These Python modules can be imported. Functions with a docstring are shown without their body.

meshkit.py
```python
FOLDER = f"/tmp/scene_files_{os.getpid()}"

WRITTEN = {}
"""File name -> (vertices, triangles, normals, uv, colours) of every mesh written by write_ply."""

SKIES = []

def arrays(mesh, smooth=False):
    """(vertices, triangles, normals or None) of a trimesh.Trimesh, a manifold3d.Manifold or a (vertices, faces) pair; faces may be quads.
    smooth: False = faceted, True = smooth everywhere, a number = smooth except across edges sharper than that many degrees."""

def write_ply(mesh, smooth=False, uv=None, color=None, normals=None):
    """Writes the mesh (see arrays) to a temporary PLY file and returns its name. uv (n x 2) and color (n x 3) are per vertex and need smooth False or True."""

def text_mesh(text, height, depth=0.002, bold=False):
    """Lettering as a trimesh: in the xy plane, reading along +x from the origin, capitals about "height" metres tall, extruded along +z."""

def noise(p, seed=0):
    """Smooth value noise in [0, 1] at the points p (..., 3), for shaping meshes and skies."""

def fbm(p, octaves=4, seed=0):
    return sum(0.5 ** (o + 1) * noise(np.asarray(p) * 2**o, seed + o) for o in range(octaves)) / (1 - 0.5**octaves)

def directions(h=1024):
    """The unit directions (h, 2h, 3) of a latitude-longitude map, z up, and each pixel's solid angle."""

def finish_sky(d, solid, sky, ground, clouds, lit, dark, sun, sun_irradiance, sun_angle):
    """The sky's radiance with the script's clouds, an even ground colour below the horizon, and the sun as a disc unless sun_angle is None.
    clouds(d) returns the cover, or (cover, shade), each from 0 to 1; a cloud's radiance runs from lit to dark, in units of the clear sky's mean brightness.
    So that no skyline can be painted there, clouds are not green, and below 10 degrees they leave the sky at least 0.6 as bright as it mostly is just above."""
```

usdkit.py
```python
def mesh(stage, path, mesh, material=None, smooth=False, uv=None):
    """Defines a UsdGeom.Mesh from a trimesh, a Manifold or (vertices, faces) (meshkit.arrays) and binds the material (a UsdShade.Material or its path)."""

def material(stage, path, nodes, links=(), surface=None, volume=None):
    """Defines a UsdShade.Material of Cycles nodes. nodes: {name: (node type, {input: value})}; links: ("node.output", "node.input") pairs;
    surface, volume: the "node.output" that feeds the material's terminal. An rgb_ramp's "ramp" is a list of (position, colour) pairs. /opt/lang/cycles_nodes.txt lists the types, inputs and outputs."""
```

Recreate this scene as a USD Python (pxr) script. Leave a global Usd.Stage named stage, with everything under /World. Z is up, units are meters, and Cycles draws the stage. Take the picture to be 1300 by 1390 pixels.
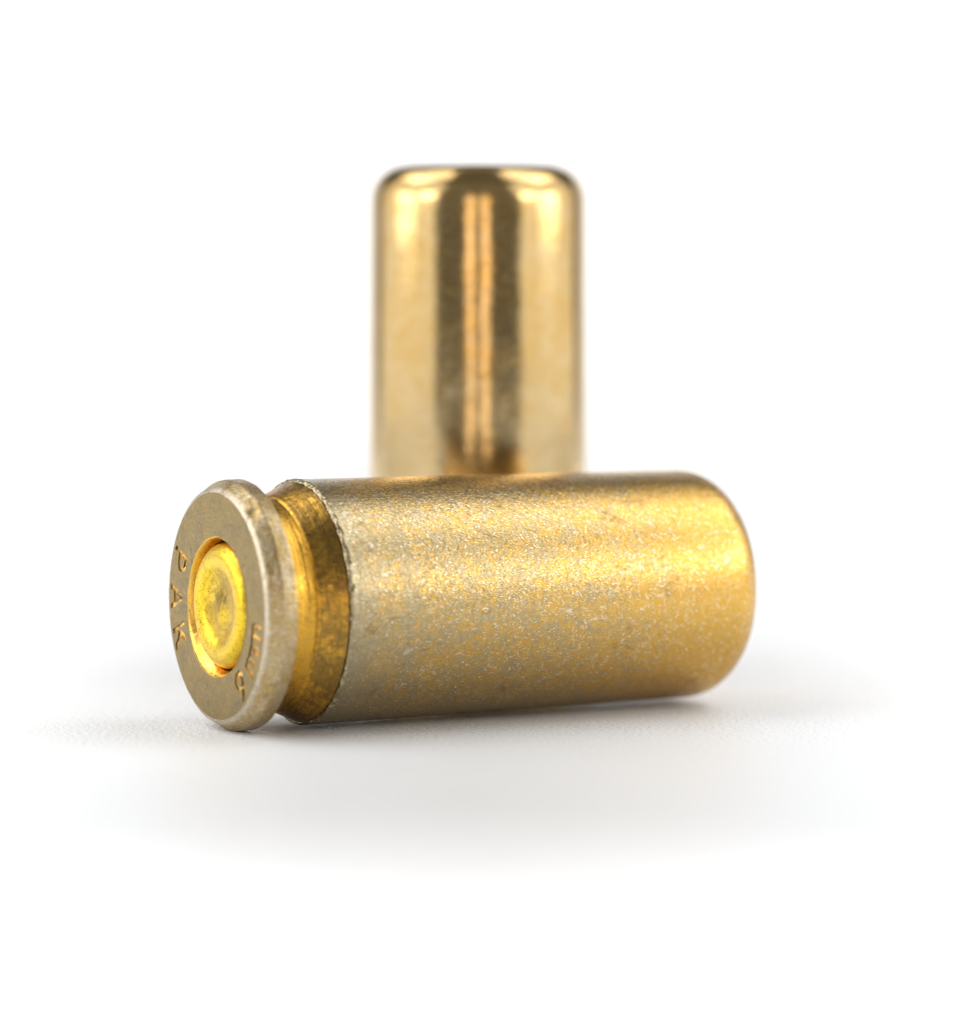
import math, random
import numpy as np, trimesh, manifold3d as m3, usdkit, meshkit
from pxr import Usd, UsdGeom, UsdLux, Gf, Sdf

random.seed(7)
MM = 0.001
stage = Usd.Stage.CreateInMemory()
UsdGeom.SetStageUpAxis(stage, 'Z'); UsdGeom.SetStageMetersPerUnit(stage, 1.0)
UsdGeom.Xform.Define(stage, '/World'); UsdGeom.Scope.Define(stage, '/World/Looks')

# ------------------------------------------------------------------ camera
cam = UsdGeom.Camera.Define(stage, '/World/camera')
FOC = 36 * 5598 / 1300
cam.CreateHorizontalApertureAttr(36.0); cam.CreateVerticalApertureAttr(36.0 * 1024 / 957)
cam.CreateFocalLengthAttr(FOC); cam.CreateFStopAttr(FOC / 5.2); cam.CreateFocusDistanceAttr(0.1614)
cam.CreateClippingRangeAttr(Gf.Vec2f(0.002, 20.0)); cam.CreateExposureAttr(0.0)
cam.AddTranslateOp().Set(Gf.Vec3d(0, -173 * MM, 19.8 * MM))
cam.AddRotateXOp().Set(90 - math.degrees(0.0704))

# ------------------------------------------------------------------ studio lamps (a two-sided light tent, open towards the lens) and added fill lights
def lamp(name, at, target, w, h, power, color=(1, 1, 1)):
    l = UsdLux.RectLight.Define(stage, '/World/' + name)
    z = np.array(at, float) - np.array(target, float); z /= np.linalg.norm(z)
    x = np.cross([0, 0, 1.0], z)
    x = np.array([1.0, 0, 0]) if np.linalg.norm(x) < 1e-6 else x / np.linalg.norm(x)
    y = np.cross(z, x)
    M = np.eye(4); M[0, :3], M[1, :3], M[2, :3], M[3, :3] = x, y, z, np.array(at) * MM
    l.AddTransformOp().Set(Gf.Matrix4d(*M.ravel().tolist()))
    l.CreateWidthAttr(w * MM); l.CreateHeightAttr(h * MM); l.CreateIntensityAttr(power); l.CreateColorAttr(Gf.Vec3f(*color))
    return l
lamp('softbox_left', (-122, -20, 90), (0, -20, 70), 210, 174, 1.3)
lamp('softbox_right', (122, -20, 90), (0, -20, 70), 210, 174, 1.3)
lamp('top_panel_left', (-125, 45, 230), (0, 10, 0), 150, 150, 2.7)
lamp('top_panel_right', (125, 45, 230), (0, 10, 0), 150, 150, 2.7)
lamp('added_rear_fill', (0, 190, 270), (0, 0, 0), 300, 120, 0.2)  # added dim fill, lifts black reflections from behind and above
lamp('added_top_fill', (0, 0, 330), (0, 0, 0), 700, 700, 0.16)  # added glowing sheet overhead, fills the dark gap between the top panels
lamp('added_front_fill', (0, -300, 150), (0, 0, 20), 700, 290, 0.22)  # added dim fill behind the camera, keeps dark reflections from going black
lamp('added_floor_fill_left', (-54, -83, 34), (-39, -120.5, 4), 80, 70, 4.6)  # added, turned away from the cartridges to whiten the foreground floor
lamp('added_floor_fill_right', (54, -83, 34), (39, -120.5, 4), 80, 70, 4.6)  # its added twin, whitens the foreground from the right
lamp('foreground_lamp_left', (-104, -66, 50), (0, -15, 5), 40, 36, 4.7)
lamp('foreground_lamp_right', (104, -66, 50), (0, -15, 5), 40, 36, 4.7)
lamp('added_side_fill_left', (-45, -12, 50), (-120, -12, -16), 110, 40, 6.0)  # added out of frame, faces outwards to whiten the floor at the side
lamp('added_side_fill_right', (45, -12, 50), (120, -12, -16), 110, 40, 6.0)  # added likewise for the floor on the right
lamp('spot_lamp_left', (-65, -5, 30), (0, -15, 0), 30, 20, 3.8)
lamp('spot_lamp_right', (65, -5, 30), (0, -15, 0), 30, 20, 3.8)
lamp('added_backdrop_fill_left', (-100, 62, 55), (-30, 246, 25), 90, 100, 5.5)  # added and turned from the cartridges, brings the backdrop up to white
lamp('added_backdrop_fill_right', (100, 62, 55), (30, 246, 25), 90, 100, 5.5)  # added likewise for the right half of the backdrop
lamp('strip_light_left', (-27, -190, 36), (0, 12, 10), 20, 66, 3.1, (1, 0.8, 0.6))
lamp('strip_light_right', (27, -190, 36), (0, 12, 10), 20, 66, 3.1, (1, 0.8, 0.6))

# ------------------------------------------------------------------ helpers
def prop(p, **k):
    for a, b in k.items(): p.SetCustomDataByKey(a, b)
used = {}
def path_in(parent, name):
    k = (str(parent), name); n = used.get(k, 0); used[k] = n + 1
    return f'{parent}/{name}' + (f'_{n:03d}' if n else '')
def obj(parent, name, mesh, mat, smooth=35, **k):
    m = usdkit.mesh(stage, path_in(parent, name), mesh, mat, smooth=smooth)
    prop(m.GetPrim(), **k)
    return m
def tri(m):
    if isinstance(m, m3.Manifold):
        q = m.to_mesh(); m = trimesh.Trimesh(q.vert_properties[:, :3], q.tri_verts, process=False)
    return m
def lathe(prof, n=256, closed=False):
    """prof: (s, r) pairs in mm along the axis; returns a trimesh in metres, axis = +z, outward faces"""
    p = np.array(prof, float)
    th = np.linspace(0, 2 * np.pi, n, endpoint=False)
    V = np.stack([p[:, 1][:, None] * np.cos(th), p[:, 1][:, None] * np.sin(th), np.repeat(p[:, 0][:, None], n, 1)], -1).reshape(-1, 3)
    F = []
    rows = len(p); idx = np.arange(n); nx = (idx + 1) % n
    for i in range(rows if closed else rows - 1):
        a, b = i * n, ((i + 1) % rows) * n
        F.append(np.stack([a + idx, a + nx, b + nx], 1)); F.append(np.stack([a + idx, b + nx, b + idx], 1))
    t = trimesh.Trimesh(V * MM, np.vstack(F), process=False)
    ok = t.area_faces > 1e-16
    t.update_faces(ok); t.merge_vertices(digits_vertex=9)
    return t
def arc(s0, r0, rad, a0, a1, n=8):
    return [(s0 + rad * math.sin(a), r0 + rad * math.cos(a)) for a in np.linspace(a0, a1, n)]
def refine(prof, step=0.12):
    out = [prof[0]]
    for a, b in zip(prof[:-1], prof[1:]):
        k = max(1, int(math.hypot(b[0] - a[0], b[1] - a[1]) / step))
        out += [(a[0] + (b[0] - a[0]) * i / k, a[1] + (b[1] - a[1]) * i / k) for i in range(1, k + 1)]
    return out
def roughen(t, amp, freq, seed=0):
    """tiny dents and nicks: moves vertices along their normals (amp mm, freq per mm)"""
    d = (meshkit.fbm(t.vertices / MM * freq + 50, 3, seed) - 0.5) * 2 * amp * MM
    t.vertices = t.vertices + t.vertex_normals * d[:, None]
    return t

# ------------------------------------------------------------------ materials
def mat(name, nodes, links, surface='p.BSDF'):
    return usdkit.material(stage, '/World/Looks/' + name, nodes, links, surface)
def metal(name, gold, grey, fine=4.5, patch=0.9, bias=0.5, contrast=0.22, rough=(0.26, 0.42), bump=0.5, axial=None,
          blotch=0.75, lines=0.0, grooves=0.0, specks=None, speck_at=0.64, tint=None, speck_scale=7.0, scuffs=None, stains=None, smudge=None):
    """worn plated brass: gold shows through grey in fine crystalline mottling; axial = [(z mm, shift)] moves the balance along the axis"""
    N = {'tc': ('texture_coordinate', {}), 'mm': ('mapping', {'mapping_type': 'point', 'scale': (1000, 1000, 1000)}),
         'n1': ('noise_texture', {'scale': fine, 'detail': 4.0, 'roughness': 0.6, 'distortion': 1.4}),
         'n2': ('noise_texture', {'scale': patch, 'detail': 3.0, 'roughness': 0.55, 'distortion': 0.4}),
         'n3': ('noise_texture', {'scale': fine * 2.6, 'detail': 2.0, 'roughness': 0.6, 'distortion': 0.8}),
         'sum1': ('math', {'math_type': 'multiply_add', 'value2': blotch}),
         'sum2': ('math', {'math_type': 'multiply_add', 'value2': 0.35}),
         'rng': ('map_range', {'range_type': 'smoothstep', 'from_min': bias + 0.5 + (blotch - 0.75) / 2 - contrast, 'from_max': bias + 0.5 + (blotch - 0.75) / 2 + contrast, 'to_min': 0.0, 'to_max': 1.0, 'clamp': True}),
         'col': ('mix_color', {'a': gold, 'b': grey}),
         'rgh': ('map_range', {'from_min': 0.25, 'from_max': 0.75, 'to_min': rough[0], 'to_max': rough[1], 'clamp': True}),
         'bmp': ('bump', {'strength': bump, 'distance': 0.00006}),
         'p': ('principled_bsdf', {'metallic': 1.0, 'roughness': 0.35})}
    Lk = [('tc.object', 'mm.vector'), ('mm.vector', 'n1.vector'), ('mm.vector', 'n2.vector'), ('mm.vector', 'n3.vector'),
          ('n2.fac', 'sum1.value1'), ('n1.fac', 'sum1.value3'), ('n3.fac', 'sum2.value1'), ('sum1.value', 'sum2.value3'),
          ('rng.result', 'col.fac'), ('n3.fac', 'rgh.value'), ('rgh.result', 'p.roughness'), ('bmp.normal', 'p.normal')]
    last = 'sum2.value'
    if axial:
        lo, hi = axial[0][0], axial[-1][0]
        N['sx'] = ('separate_xyz', {}); N['az'] = ('map_range', {'from_min': lo, 'from_max': hi, 'clamp': True})
        N['ar'] = ('rgb_ramp', {'ramp': [((z - lo) / (hi - lo), (v + .5,) * 3) for z, v in axial]})
        N['ab'] = ('rgb_to_bw', {}); N['aa'] = ('math', {'math_type': 'add'}); N['as'] = ('math', {'math_type': 'subtract', 'value2': 0.5})
        Lk += [('mm.vector', 'sx.vector'), ('sx.z', 'az.value'), ('az.result', 'ar.fac'), ('ar.color', 'ab.color'), ('ab.val', 'as.value1'),
               ('as.value', 'aa.value1'), (last, 'aa.value2')]
        last = 'aa.value'
    Lk.append((last, 'rng.value'))
    height = 'n1.fac'
    if lines:                                   # lathe marks running round the axis
        N['lm'] = ('mapping', {'mapping_type': 'point', 'scale': (120, 120, 14000)})
        N['ln'] = ('noise_texture', {'scale': 1.0, 'detail': 2.0, 'roughness': 0.7})
        N['la'] = ('math', {'math_type': 'multiply_add', 'value2': lines})
        Lk += [('tc.object', 'lm.vector'), ('lm.vector', 'ln.vector'), ('ln.fac', 'la.value1'), (height, 'la.value3')]
        height = 'la.value'
    Lk.append((height, 'bmp.height'))
    color = 'col.result'
    if grooves:                                 # dirt caught in the lathe marks
        N['gr'] = ('map_range', {'range_type': 'smoothstep', 'from_min': 0.36, 'from_max': 0.52, 'to_min': 1 - grooves, 'to_max': 1.0, 'clamp': True})
        N['gc'] = ('mix_color', {'blend_type': 'multiply', 'fac': 1.0})
        Lk += [('ln.fac', 'gr.value'), ('gr.result', 'gc.b'), (color, 'gc.a')]
        color = 'gc.result'
    if specks:
        N['sn'] = ('noise_texture', {'scale': speck_scale, 'detail': 3.0, 'roughness': 0.65, 'distortion': 2.0})
        N['sr'] = ('map_range', {'range_type': 'smoothstep', 'from_min': speck_at, 'from_max': speck_at + 0.06, 'to_min': 0.0, 'to_max': 1.0, 'clamp': True})
        N['sc'] = ('mix_color', {'b': specks})
        Lk += [('mm.vector', 'sn.vector'), ('sn.fac', 'sr.value'), ('sr.result', 'sc.fac'), (color, 'sc.a')]
        color = 'sc.result'
    for i, (c, sc, at) in enumerate(x for x in (scuffs, stains) if x):      # irregular rubbed and tarnished places, longer along the axis
        N[f'um{i}'] = ('mapping', {'mapping_type': 'point', 'scale': (1000, 1000, 620), 'location': (3.1 * i, 1.7, 0.4)})
        N[f'un{i}'] = ('noise_texture', {'scale': sc, 'detail': 7.0, 'roughness': 0.72, 'distortion': 0.9})
        N[f'ur{i}'] = ('map_range', {'range_type': 'smoothstep', 'from_min': at, 'from_max': at + 0.1, 'to_min': 0.0, 'to_max': 0.7, 'clamp': True})
        N[f'uc{i}'] = ('mix_color', {'b': c})
        Lk += [('tc.object', f'um{i}.vector'), (f'um{i}.vector', f'un{i}.vector'), (f'un{i}.fac', f'ur{i}.value'), (f'ur{i}.result', f'uc{i}.fac'), (color, f'uc{i}.a')]
        color = f'uc{i}.result'
    if smudge:                                  # soot round one point (mm), broken up by the fine noise
        N['dd'] = ('vector_math', {'math_type': 'distance', 'vector2': smudge[0]})
        N['da'] = ('math', {'math_type': 'multiply_add', 'value2': -1.5 * smudge[1]})
        N['dr'] = ('map_range', {'range_type': 'smoothstep', 'from_min': -0.75 * smudge[1], 'from_max': 0.45 * smudge[1], 'to_min': 0.85, 'to_max': 0.0, 'clamp': True})
        N['dc'] = ('mix_color', {'b': smudge[2]})
        Lk += [('mm.vector', 'dd.vector1'), ('n3.fac', 'da.value1'), ('dd.value', 'da.value3'), ('da.value', 'dr.value'), ('dr.result', 'dc.fac'), (color, 'dc.a')]
        color = 'dc.result'
    Lk.append((color, 'p.base_color'))
    return mat(name, N, Lk)

GOLD, NICKEL = (0.58, 0.34, 0.068), (0.355, 0.29, 0.165)
M_body = metal('worn_plated_brass', GOLD, NICKEL, fine=5.2, patch=1.3, blotch=0.45, axial=[(3.4, 0.45), (3.62, 0.3), (4.0, 0.16), (4.8, 0.08), (5.6, 0.03), (6.0, 0.14), (6.4, 0.03), (12, 0.0), (17, -0.10), (20, -0.25), (22.4, -0.32)],
               bias=0.55, contrast=0.2, rough=(0.15, 0.31), bump=0.46, specks=(0.82, 0.74, 0.58), speck_at=0.59, scuffs=((0.66, 0.58, 0.44), 2.1, 0.585), stains=((0.24, 0.15, 0.05), 1.1, 0.58))
M_smooth = metal('polished_brass_case', (0.58, 0.36, 0.105), (0.64, 0.485, 0.26), fine=3.0, axial=[(0, 0.3), (9, 0.22), (14, 0.0), (22, -0.05)], bias=0.55, contrast=0.4, rough=(0.10, 0.155), bump=0.10)
M_rim = metal('worn_plated_rim', (0.46, 0.32, 0.12), (0.52, 0.44, 0.32), fine=4.4, patch=1.4, axial=[(0, 0.4), (0.09, 0.35), (0.16, 0.0), (1.2, 0.0)], bias=0.66, contrast=0.26, rough=(0.25, 0.42), bump=0.65, specks=(0.85, 0.78, 0.68), speck_at=0.59, lines=0.6, stains=((0.20, 0.12, 0.05), 1.0, 0.56))
M_head = metal('darkened_head_face', (0.31, 0.215, 0.068), (0.215, 0.155, 0.062), fine=2.8, patch=0.8, bias=0.55, contrast=0.3, rough=(0.28, 0.42), bump=0.35, specks=(0.5, 0.42, 0.3), speck_at=0.63, stains=((0.13, 0.09, 0.04), 1.3, 0.58))  # base darkened to stand in for dark surroundings reflected in the head
M_groove = metal('bare_brass_groove', (0.72, 0.39, 0.05), (0.30, 0.18, 0.045), fine=2.6, axial=[(1.1, -0.15), (2.3, -0.15), (2.4, 0.08), (3.5, 0.18)], bias=0.6, contrast=0.25, rough=(0.22, 0.42), bump=0.4, lines=0.5, grooves=0.2, stains=((0.13, 0.08, 0.03), 0.8, 0.55), specks=(0.16, 0.10, 0.03), speck_at=0.68, speck_scale=3.0)
M_primer = metal('yellow_brass_primer', (0.83, 0.56, 0.04), (0.46, 0.30, 0.035), fine=2.2, axial=[(-0.1, -0.15), (0.06, -0.1), (0.13, 0.1), (0.24, 0.22), (0.35, -0.1)], bias=0.62, contrast=0.3, rough=(0.28, 0.4), bump=0.4, specks=(0.16, 0.10, 0.02), speck_at=0.57, speck_scale=11.0, smudge=((0.02, -0.25, 0.18), 0.62, (0.16, 0.10, 0.03)))
M_pocket = metal('orange_brass_pocket', (0.88, 0.50, 0.06), (0.72, 0.46, 0.12), fine=2.4, bias=0.6, contrast=0.3, rough=(0.25, 0.4), bump=0.3)
M_stamp = metal('bare_brass_stamping', (0.95, 0.55, 0.12), (0.24, 0.14, 0.05), fine=3.0, patch=2.0, bias=0.58, contrast=0.16, rough=(0.25, 0.4), bump=0.6)
M_floor = mat('matt_white_plastic', {
    'tc': ('texture_coordinate', {}), 'n': ('noise_texture', {'scale': 4200.0, 'detail': 2.0, 'roughness': 0.6}),
    'b': ('bump', {'strength': 0.65, 'distance': 0.00016}),
    'p': ('principled_bsdf', {'base_color': (0.70, 0.709, 0.718), 'roughness': 0.45, 'specular_ior_level': 0.4})},
    [('tc.object', 'n.vector'), ('n.fac', 'b.height'), ('b.normal', 'p.normal')])
M_back = mat('white_backdrop_paper', {
    'tc': ('texture_coordinate', {}), 'n': ('noise_texture', {'scale': 1800.0, 'detail': 2.0}), 'b': ('bump', {'strength': 0.2, 'distance': 0.00005}),
    'p': ('principled_bsdf', {'base_color': (0.88, 0.88, 0.88), 'roughness': 0.7})},
    [('tc.object', 'n.vector'), ('n.fac', 'b.height'), ('b.normal', 'p.normal')])

# ------------------------------------------------------------------ setting: white table and curved backdrop
def sheet(pts, x0, x1):
    V = np.array([(x, y, z) for y, z in pts for x in (x0, x1)]) * MM
    F = []
    for i in range(len(pts) - 1):
        a = 2 * i; F += [(a, a + 1, a + 3), (a, a + 3, a + 2)]
    return trimesh.Trimesh(V, np.array(F), process=False)
floor = sheet([(-420, 0), (150, 0)], -320, 320)
obj('/World', 'floor', floor, M_floor, smooth=False, kind='structure', label='white finely grained plastic surface under the two cartridges')
curve = [(150, 0)] + [(150 + 90 * math.sin(a), 90 - 90 * math.cos(a)) for a in np.linspace(0, math.pi / 2, 24)[1:]] + [(240, 125)]
obj('/World', 'backdrop', sheet(curve, -320, 320), M_back, smooth=True, kind='structure', label='plain white backdrop behind the standing cartridge')

# ------------------------------------------------------------------ cartridges
R, RE, L, RC, RR, RF, T, BS = 4.85, 4.68, 22.25, 1.5, 4.9, 4.42, 1.2, 3.483
POCK, OFF = 2.68, 0.15                   # pocket radius; the pocket sits a little off centre
def rubbed(v):
    """how far the pocket's edge is worn outwards, by the angle round the head (most at the lower left)"""
    an = np.arctan2(-v[:, 1], v[:, 0])
    wide = np.exp(-((np.mod(an - math.radians(226) + np.pi, 2 * np.pi) - np.pi) / 0.62) ** 2)
    c = np.c_[np.cos(an), np.sin(an), 0 * an]
    return (0.085 * wide * (0.75 + 0.5 * meshkit.fbm(c * 7 + 4, 2, 2)) + 0.012 * meshkit.noise(c * 9 + 8, 5))
def letter(ch, height, r, ang, turn, depth, extra=0.0):
    """a glyph standing on the head face at polar place (r, ang), its top turned by `turn`; +z local is into the case"""
    t = meshkit.text_mesh(ch, height * MM, depth * MM, bold=True)
    lo, hi = t.bounds
    t.apply_translation([-(lo[0] + hi[0]) / 2, -(lo[1] + hi[1]) / 2, 0])
    xy = np.c_[t.vertices[:, :2] / MM, np.full(len(t.vertices), r + ang)]        # worn, uneven edges
    t.vertices[:, 0] += (meshkit.noise(xy * 5.0 + 31, 1) - 0.5) * 0.11 * MM
    t.vertices[:, 1] += (meshkit.noise(xy * 5.0 + 77, 2) - 0.5) * 0.11 * MM
    t.apply_transform(trimesh.transformations.rotation_matrix(turn, [0, 0, 1]))
    t.apply_translation([r * MM * math.cos(ang), r * MM * math.sin(ang), 0])
    t.apply_transform(np.diag([1, -1, -1, 1.0]))       # (right, up, out) of the face -> local x, y, z
    return t
STAMPS = [('9', 1.12, 3.66, -52), ('m', 1.0, 3.72, -29.5), ('m', 1.0, 3.72, -14), ('P', 1.08, 3.66, 155), ('A', 1.08, 3.66, 179), ('K', 1.08, 3.66, 203)]

def cartridge(name, matrix, M_case, M_rm, M_hd, L, stamped=True, **props):
    x = UsdGeom.Xform.Define(stage, path_in('/World', name)); x.AddTransformOp().Set(matrix); prop(x.GetPrim(), **props)
    P = str(x.GetPath())
    # tubular body with its rounded shoulder
    prof = [(BS - 0.02, 4.60), (BS - 0.02, R - 0.06), (BS + 0.05, R)]
    prof += [(s, R + (RE - R) * s / L) for s in np.linspace(BS + 0.3, L - RC, 40)]
    prof += arc(L - RC, RE - RC, RC, 0.05, math.pi / 2, 16)
    bd = roughen(lathe(refine(prof[:4], 0.05) + prof[4:], 480), 0.010, 0.9, 3)
    v = bd.vertices / MM                                    # the plating is chipped along its edge
    chip = np.exp(-((v[:, 2] - BS) / 0.12) ** 2) * (np.hypot(v[:, 0], v[:, 1]) > R - 0.1)
    bd.vertices = bd.vertices - bd.vertex_normals * (chip * np.clip(meshkit.fbm(v * 4.0 + 20, 3, 6) - 0.45, 0, 1) * 0.35 * MM)[:, None]
    obj(P, 'body', bd, M_case, smooth=40)
    # closed mouth: six folded petals pressed flat
    rr = np.linspace(0, RE - RC, 26); th = np.linspace(0, 2 * np.pi, 240, endpoint=False)
    V, F = [], []
    for i, r in enumerate(rr):
        for a in th:
            fold = abs(math.sin(3 * a)) ** 0.35
            dip = (1 - fold) * 0.35 * min(1, (rr[-1] - r) / 0.5) + 0.25 * (1 - r / rr[-1]) ** 1.5
            V.append((r * math.cos(a), r * math.sin(a), L - dip))
    n = len(th); idx = np.arange(n); nx = (idx + 1) % n
    for i in range(len(rr) - 1):
        a, b = i * n, (i + 1) * n
        F += [np.stack([a + idx, b + idx, b + nx], 1), np.stack([a + idx, b + nx, a + nx], 1)]
    mouth = trimesh.Trimesh(np.array(V) * MM, np.vstack(F), process=False)
    mouth.merge_vertices(digits_vertex=9); mouth.update_faces(mouth.area_faces > 1e-16)
    obj(P, 'crimped_mouth', mouth, M_case, smooth=30)
    # extractor groove: cylinder floor, then the cone up to the body
    g = refine([(T - 0.02, 4.12), (1.9, 4.10), (2.28, 4.14), (2.34, 4.20)]) + refine([(2.36, 4.22), (BS - 0.06, 4.70), (BS - 0.02, 4.66)])
    obj(P, 'extractor_groove', roughen(lathe(g, 320), 0.008, 1.5, 5), M_groove, smooth=14)
    # rim with the flat head face
    face = [(0.30, POCK - 0.3), (0.0, POCK), (0.0, RF)]
    edge = [(0.055, RF + 0.12), (0.085, 4.59), (0.5, 4.845), (0.55, 4.885)]
    ring = [(0.9, POCK), (0.45, POCK), (0.0, POCK), (0.0, RF)] + edge + [(0.68, RR), (T - 0.09, RR), (T - 0.02, RR - 0.03), (T, RR - 0.10), (T, 3.6)]
    rim = lathe(refine(ring, 0.09), 400, closed=True)
    rim.fix_normals()
    v = rim.vertices / MM
    rad = np.hypot(v[:, 0], v[:, 1]); e = np.clip((rad - RF - 0.05) / 0.3, 0, 1)
    d = (meshkit.fbm(v * 1.7 + 9, 3, 11) - 0.55) * 0.035 * e
    an = np.arctan2(-v[:, 1], v[:, 0])
    for deg, s0, wa, ws, deep in ((54, 0.26, 0.035, 0.16, 0.13), (61, 0.5, 0.05, 0.1, 0.05), (-40, 0.14, 0.03, 0.08, 0.06), (18, 0.1, 0.02, 0.05, 0.05), (100, 0.12, 0.04, 0.06, 0.05)):   # nicks
        d = d - deep * np.exp(-(((an - math.radians(deg)) / wa) ** 2 + ((v[:, 2] - s0) / ws) ** 2)) * (rad > RF + 0.01)
    rim.vertices = rim.vertices + rim.vertex_normals * (d * MM)[:, None]
    inner = (rad < POCK + 0.01) & (v[:, 2] < 0.02)
    rim.vertices[:, 0] += (rad < POCK + 0.01) * OFF * MM
    rim.vertices[:, :2] *= (1 + inner * rubbed(v) + ((rad < POCK + 0.01) & ~inner) * (rubbed(v) + 0.006))[:, None]
    if stamped:
        man = m3.Manifold(m3.Mesh(rim.vertices.astype(np.float32) * 1000, rim.faces.astype(np.uint32)))
        if man.is_empty(): print('RIM NOT MANIFOLD', man.status())
        for ch, h, r, a in STAMPS:
            a = math.radians(a); turn = a + math.pi / 2
            c = letter(ch, h, r, a, turn, 0.5); c.apply_translation([0, 0, 0.085 * MM])
            for part in c.split(only_watertight=False):
                q = m3.Manifold(m3.Mesh((part.vertices * 1000).astype(np.float32), part.faces.astype(np.uint32)))
                if q.is_empty(): print('LETTER', ch, q.status())
                man = man - q
        rim = tri(man); rim.vertices = rim.vertices * MM
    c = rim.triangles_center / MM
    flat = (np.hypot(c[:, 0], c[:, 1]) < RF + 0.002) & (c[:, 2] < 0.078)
    obj(P, 'rim', rim.submesh([np.nonzero(~flat)[0]], append=True, repair=False), M_rm, smooth=25)
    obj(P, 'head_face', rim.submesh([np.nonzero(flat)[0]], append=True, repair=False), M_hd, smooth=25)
    if stamped:
        for ch, h, r, a in STAMPS:
            a = math.radians(a)
            c = letter(ch, h * 1.0, r, a, a + math.pi / 2, 0.03); c.apply_translation([0, 0, 0.082 * MM])
            obj(P, 'headstamp_character', c, M_stamp, smooth=False)
    # primer pocket and primer
    pk = [(-0.004, POCK + 0.02), (0.0, POCK), (0.06, POCK - 0.04), (0.34, 2.56), (0.4, 2.53), (0.95, 2.51)]
    pk = lathe(refine(pk, 0.05), 320)
    v = pk.vertices / MM; rad = np.hypot(v[:, 0], v[:, 1])
    pk.vertices[:, :2] *= (1 + np.clip((rad - 2.55) / (POCK - 2.56), 0, 1) * rubbed(v))[:, None]
    pk.apply_translation([OFF * MM, 0, 0])
    obj(P, 'primer_pocket', pk, M_pocket, smooth=30)
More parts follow.
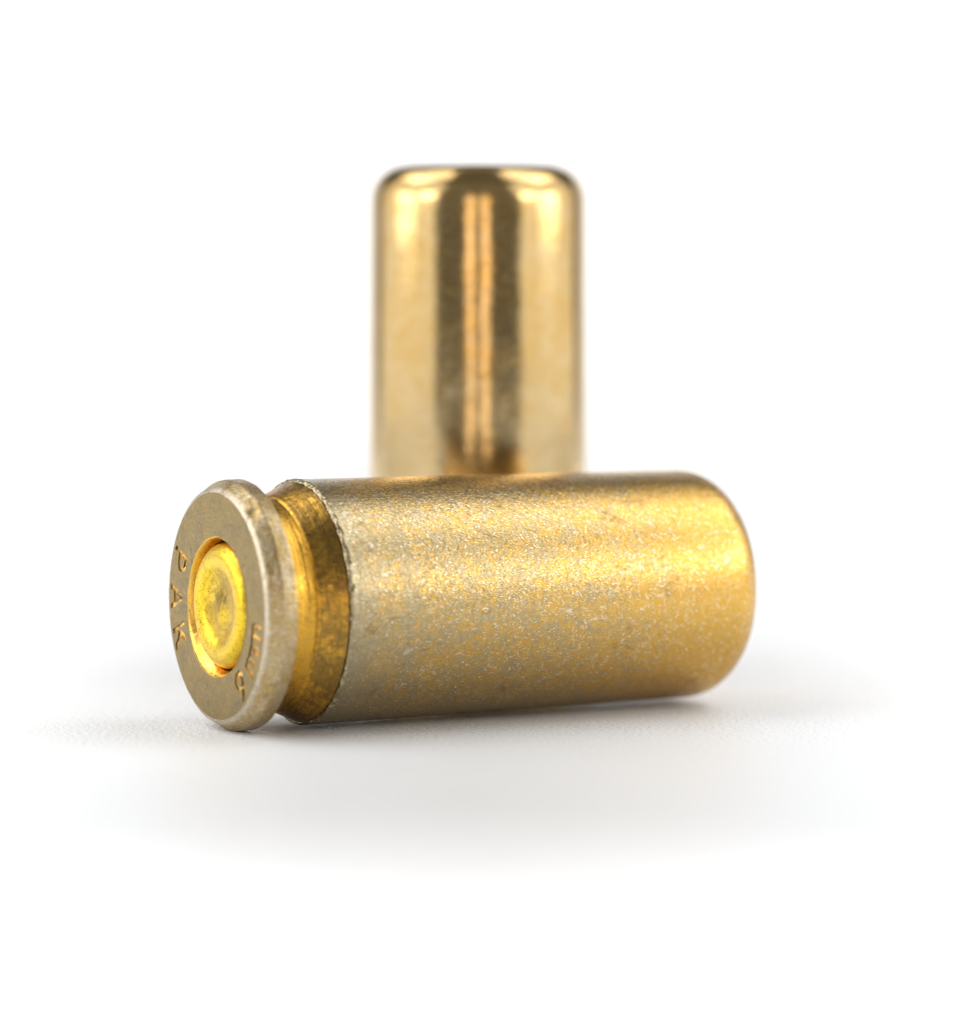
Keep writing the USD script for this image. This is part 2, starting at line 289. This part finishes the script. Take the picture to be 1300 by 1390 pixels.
    pr = [(.9, 2.36), (.45, 2.39), (.25, 2.36), (.1, 2.25), (0, 2.14), (-.06, 2.0), (-.08, 1.85), (-.06, 1.65), (.0, 1.46), (.08, 1.32), (.145, 1.12), (.18, .9), (.19, .7), (.18, .5), (.17, .25), (.16, 0)]
    pr = np.array(pr); tt = np.linspace(0, len(pr) - 1, 90)
    from scipy.interpolate import PchipInterpolator
    pr = np.stack([PchipInterpolator(range(len(pr)), pr[:, k])(tt) for k in (0, 1)], 1); pr[-1, 1] = 0
    pm = lathe(pr[::-1], 200); pm.fix_normals()
    v = pm.vertices / MM; rad = np.hypot(v[:, 0], v[:, 1])
    # off-centre nick in the dish
    pm.vertices[:, 2] += MM * (0.10 * np.exp(-(((v[:, 0] - 0.1) / 0.32) ** 2 + ((v[:, 1] + 0.45) / 0.38) ** 2)) - 0.09 * np.exp(-(((v[:, 0] + 0.05) / 0.4) ** 2 + ((v[:, 1] - 0.45) / 0.5) ** 2)))
    pm.apply_transform(np.diag([1.025, 1.025, 1, 1])); pm.apply_translation([OFF * MM, 0, 0])
    obj(P, 'primer', roughen(pm, 0.013, 1.8, 8), M_primer, smooth=40)
    return x

yaw = 0.4969
d = np.array([math.cos(yaw), math.sin(yaw), 0]); u = np.array([math.sin(yaw), -math.cos(yaw), 0])
Mx = np.eye(4); Mx[0, :3], Mx[1, :3], Mx[2, :3], Mx[3, :3] = u, (0, 0, -1), d, np.array([-10.21, 159.35 - 173, RR]) * MM
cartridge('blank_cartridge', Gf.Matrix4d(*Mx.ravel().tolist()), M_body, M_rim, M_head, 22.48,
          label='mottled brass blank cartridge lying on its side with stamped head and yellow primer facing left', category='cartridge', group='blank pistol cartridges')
Mx = np.eye(4); Mx[3, :3] = np.array([-0.046, 180.6 - 173, 0.0]) * MM
cartridge('blank_cartridge', Gf.Matrix4d(*Mx.ravel().tolist()), M_smooth, M_smooth, M_smooth, 22.25, stamped=False,
          label='smooth golden blank cartridge standing upright with rounded top behind the lying one', category='cartridge', group='blank pistol cartridges')
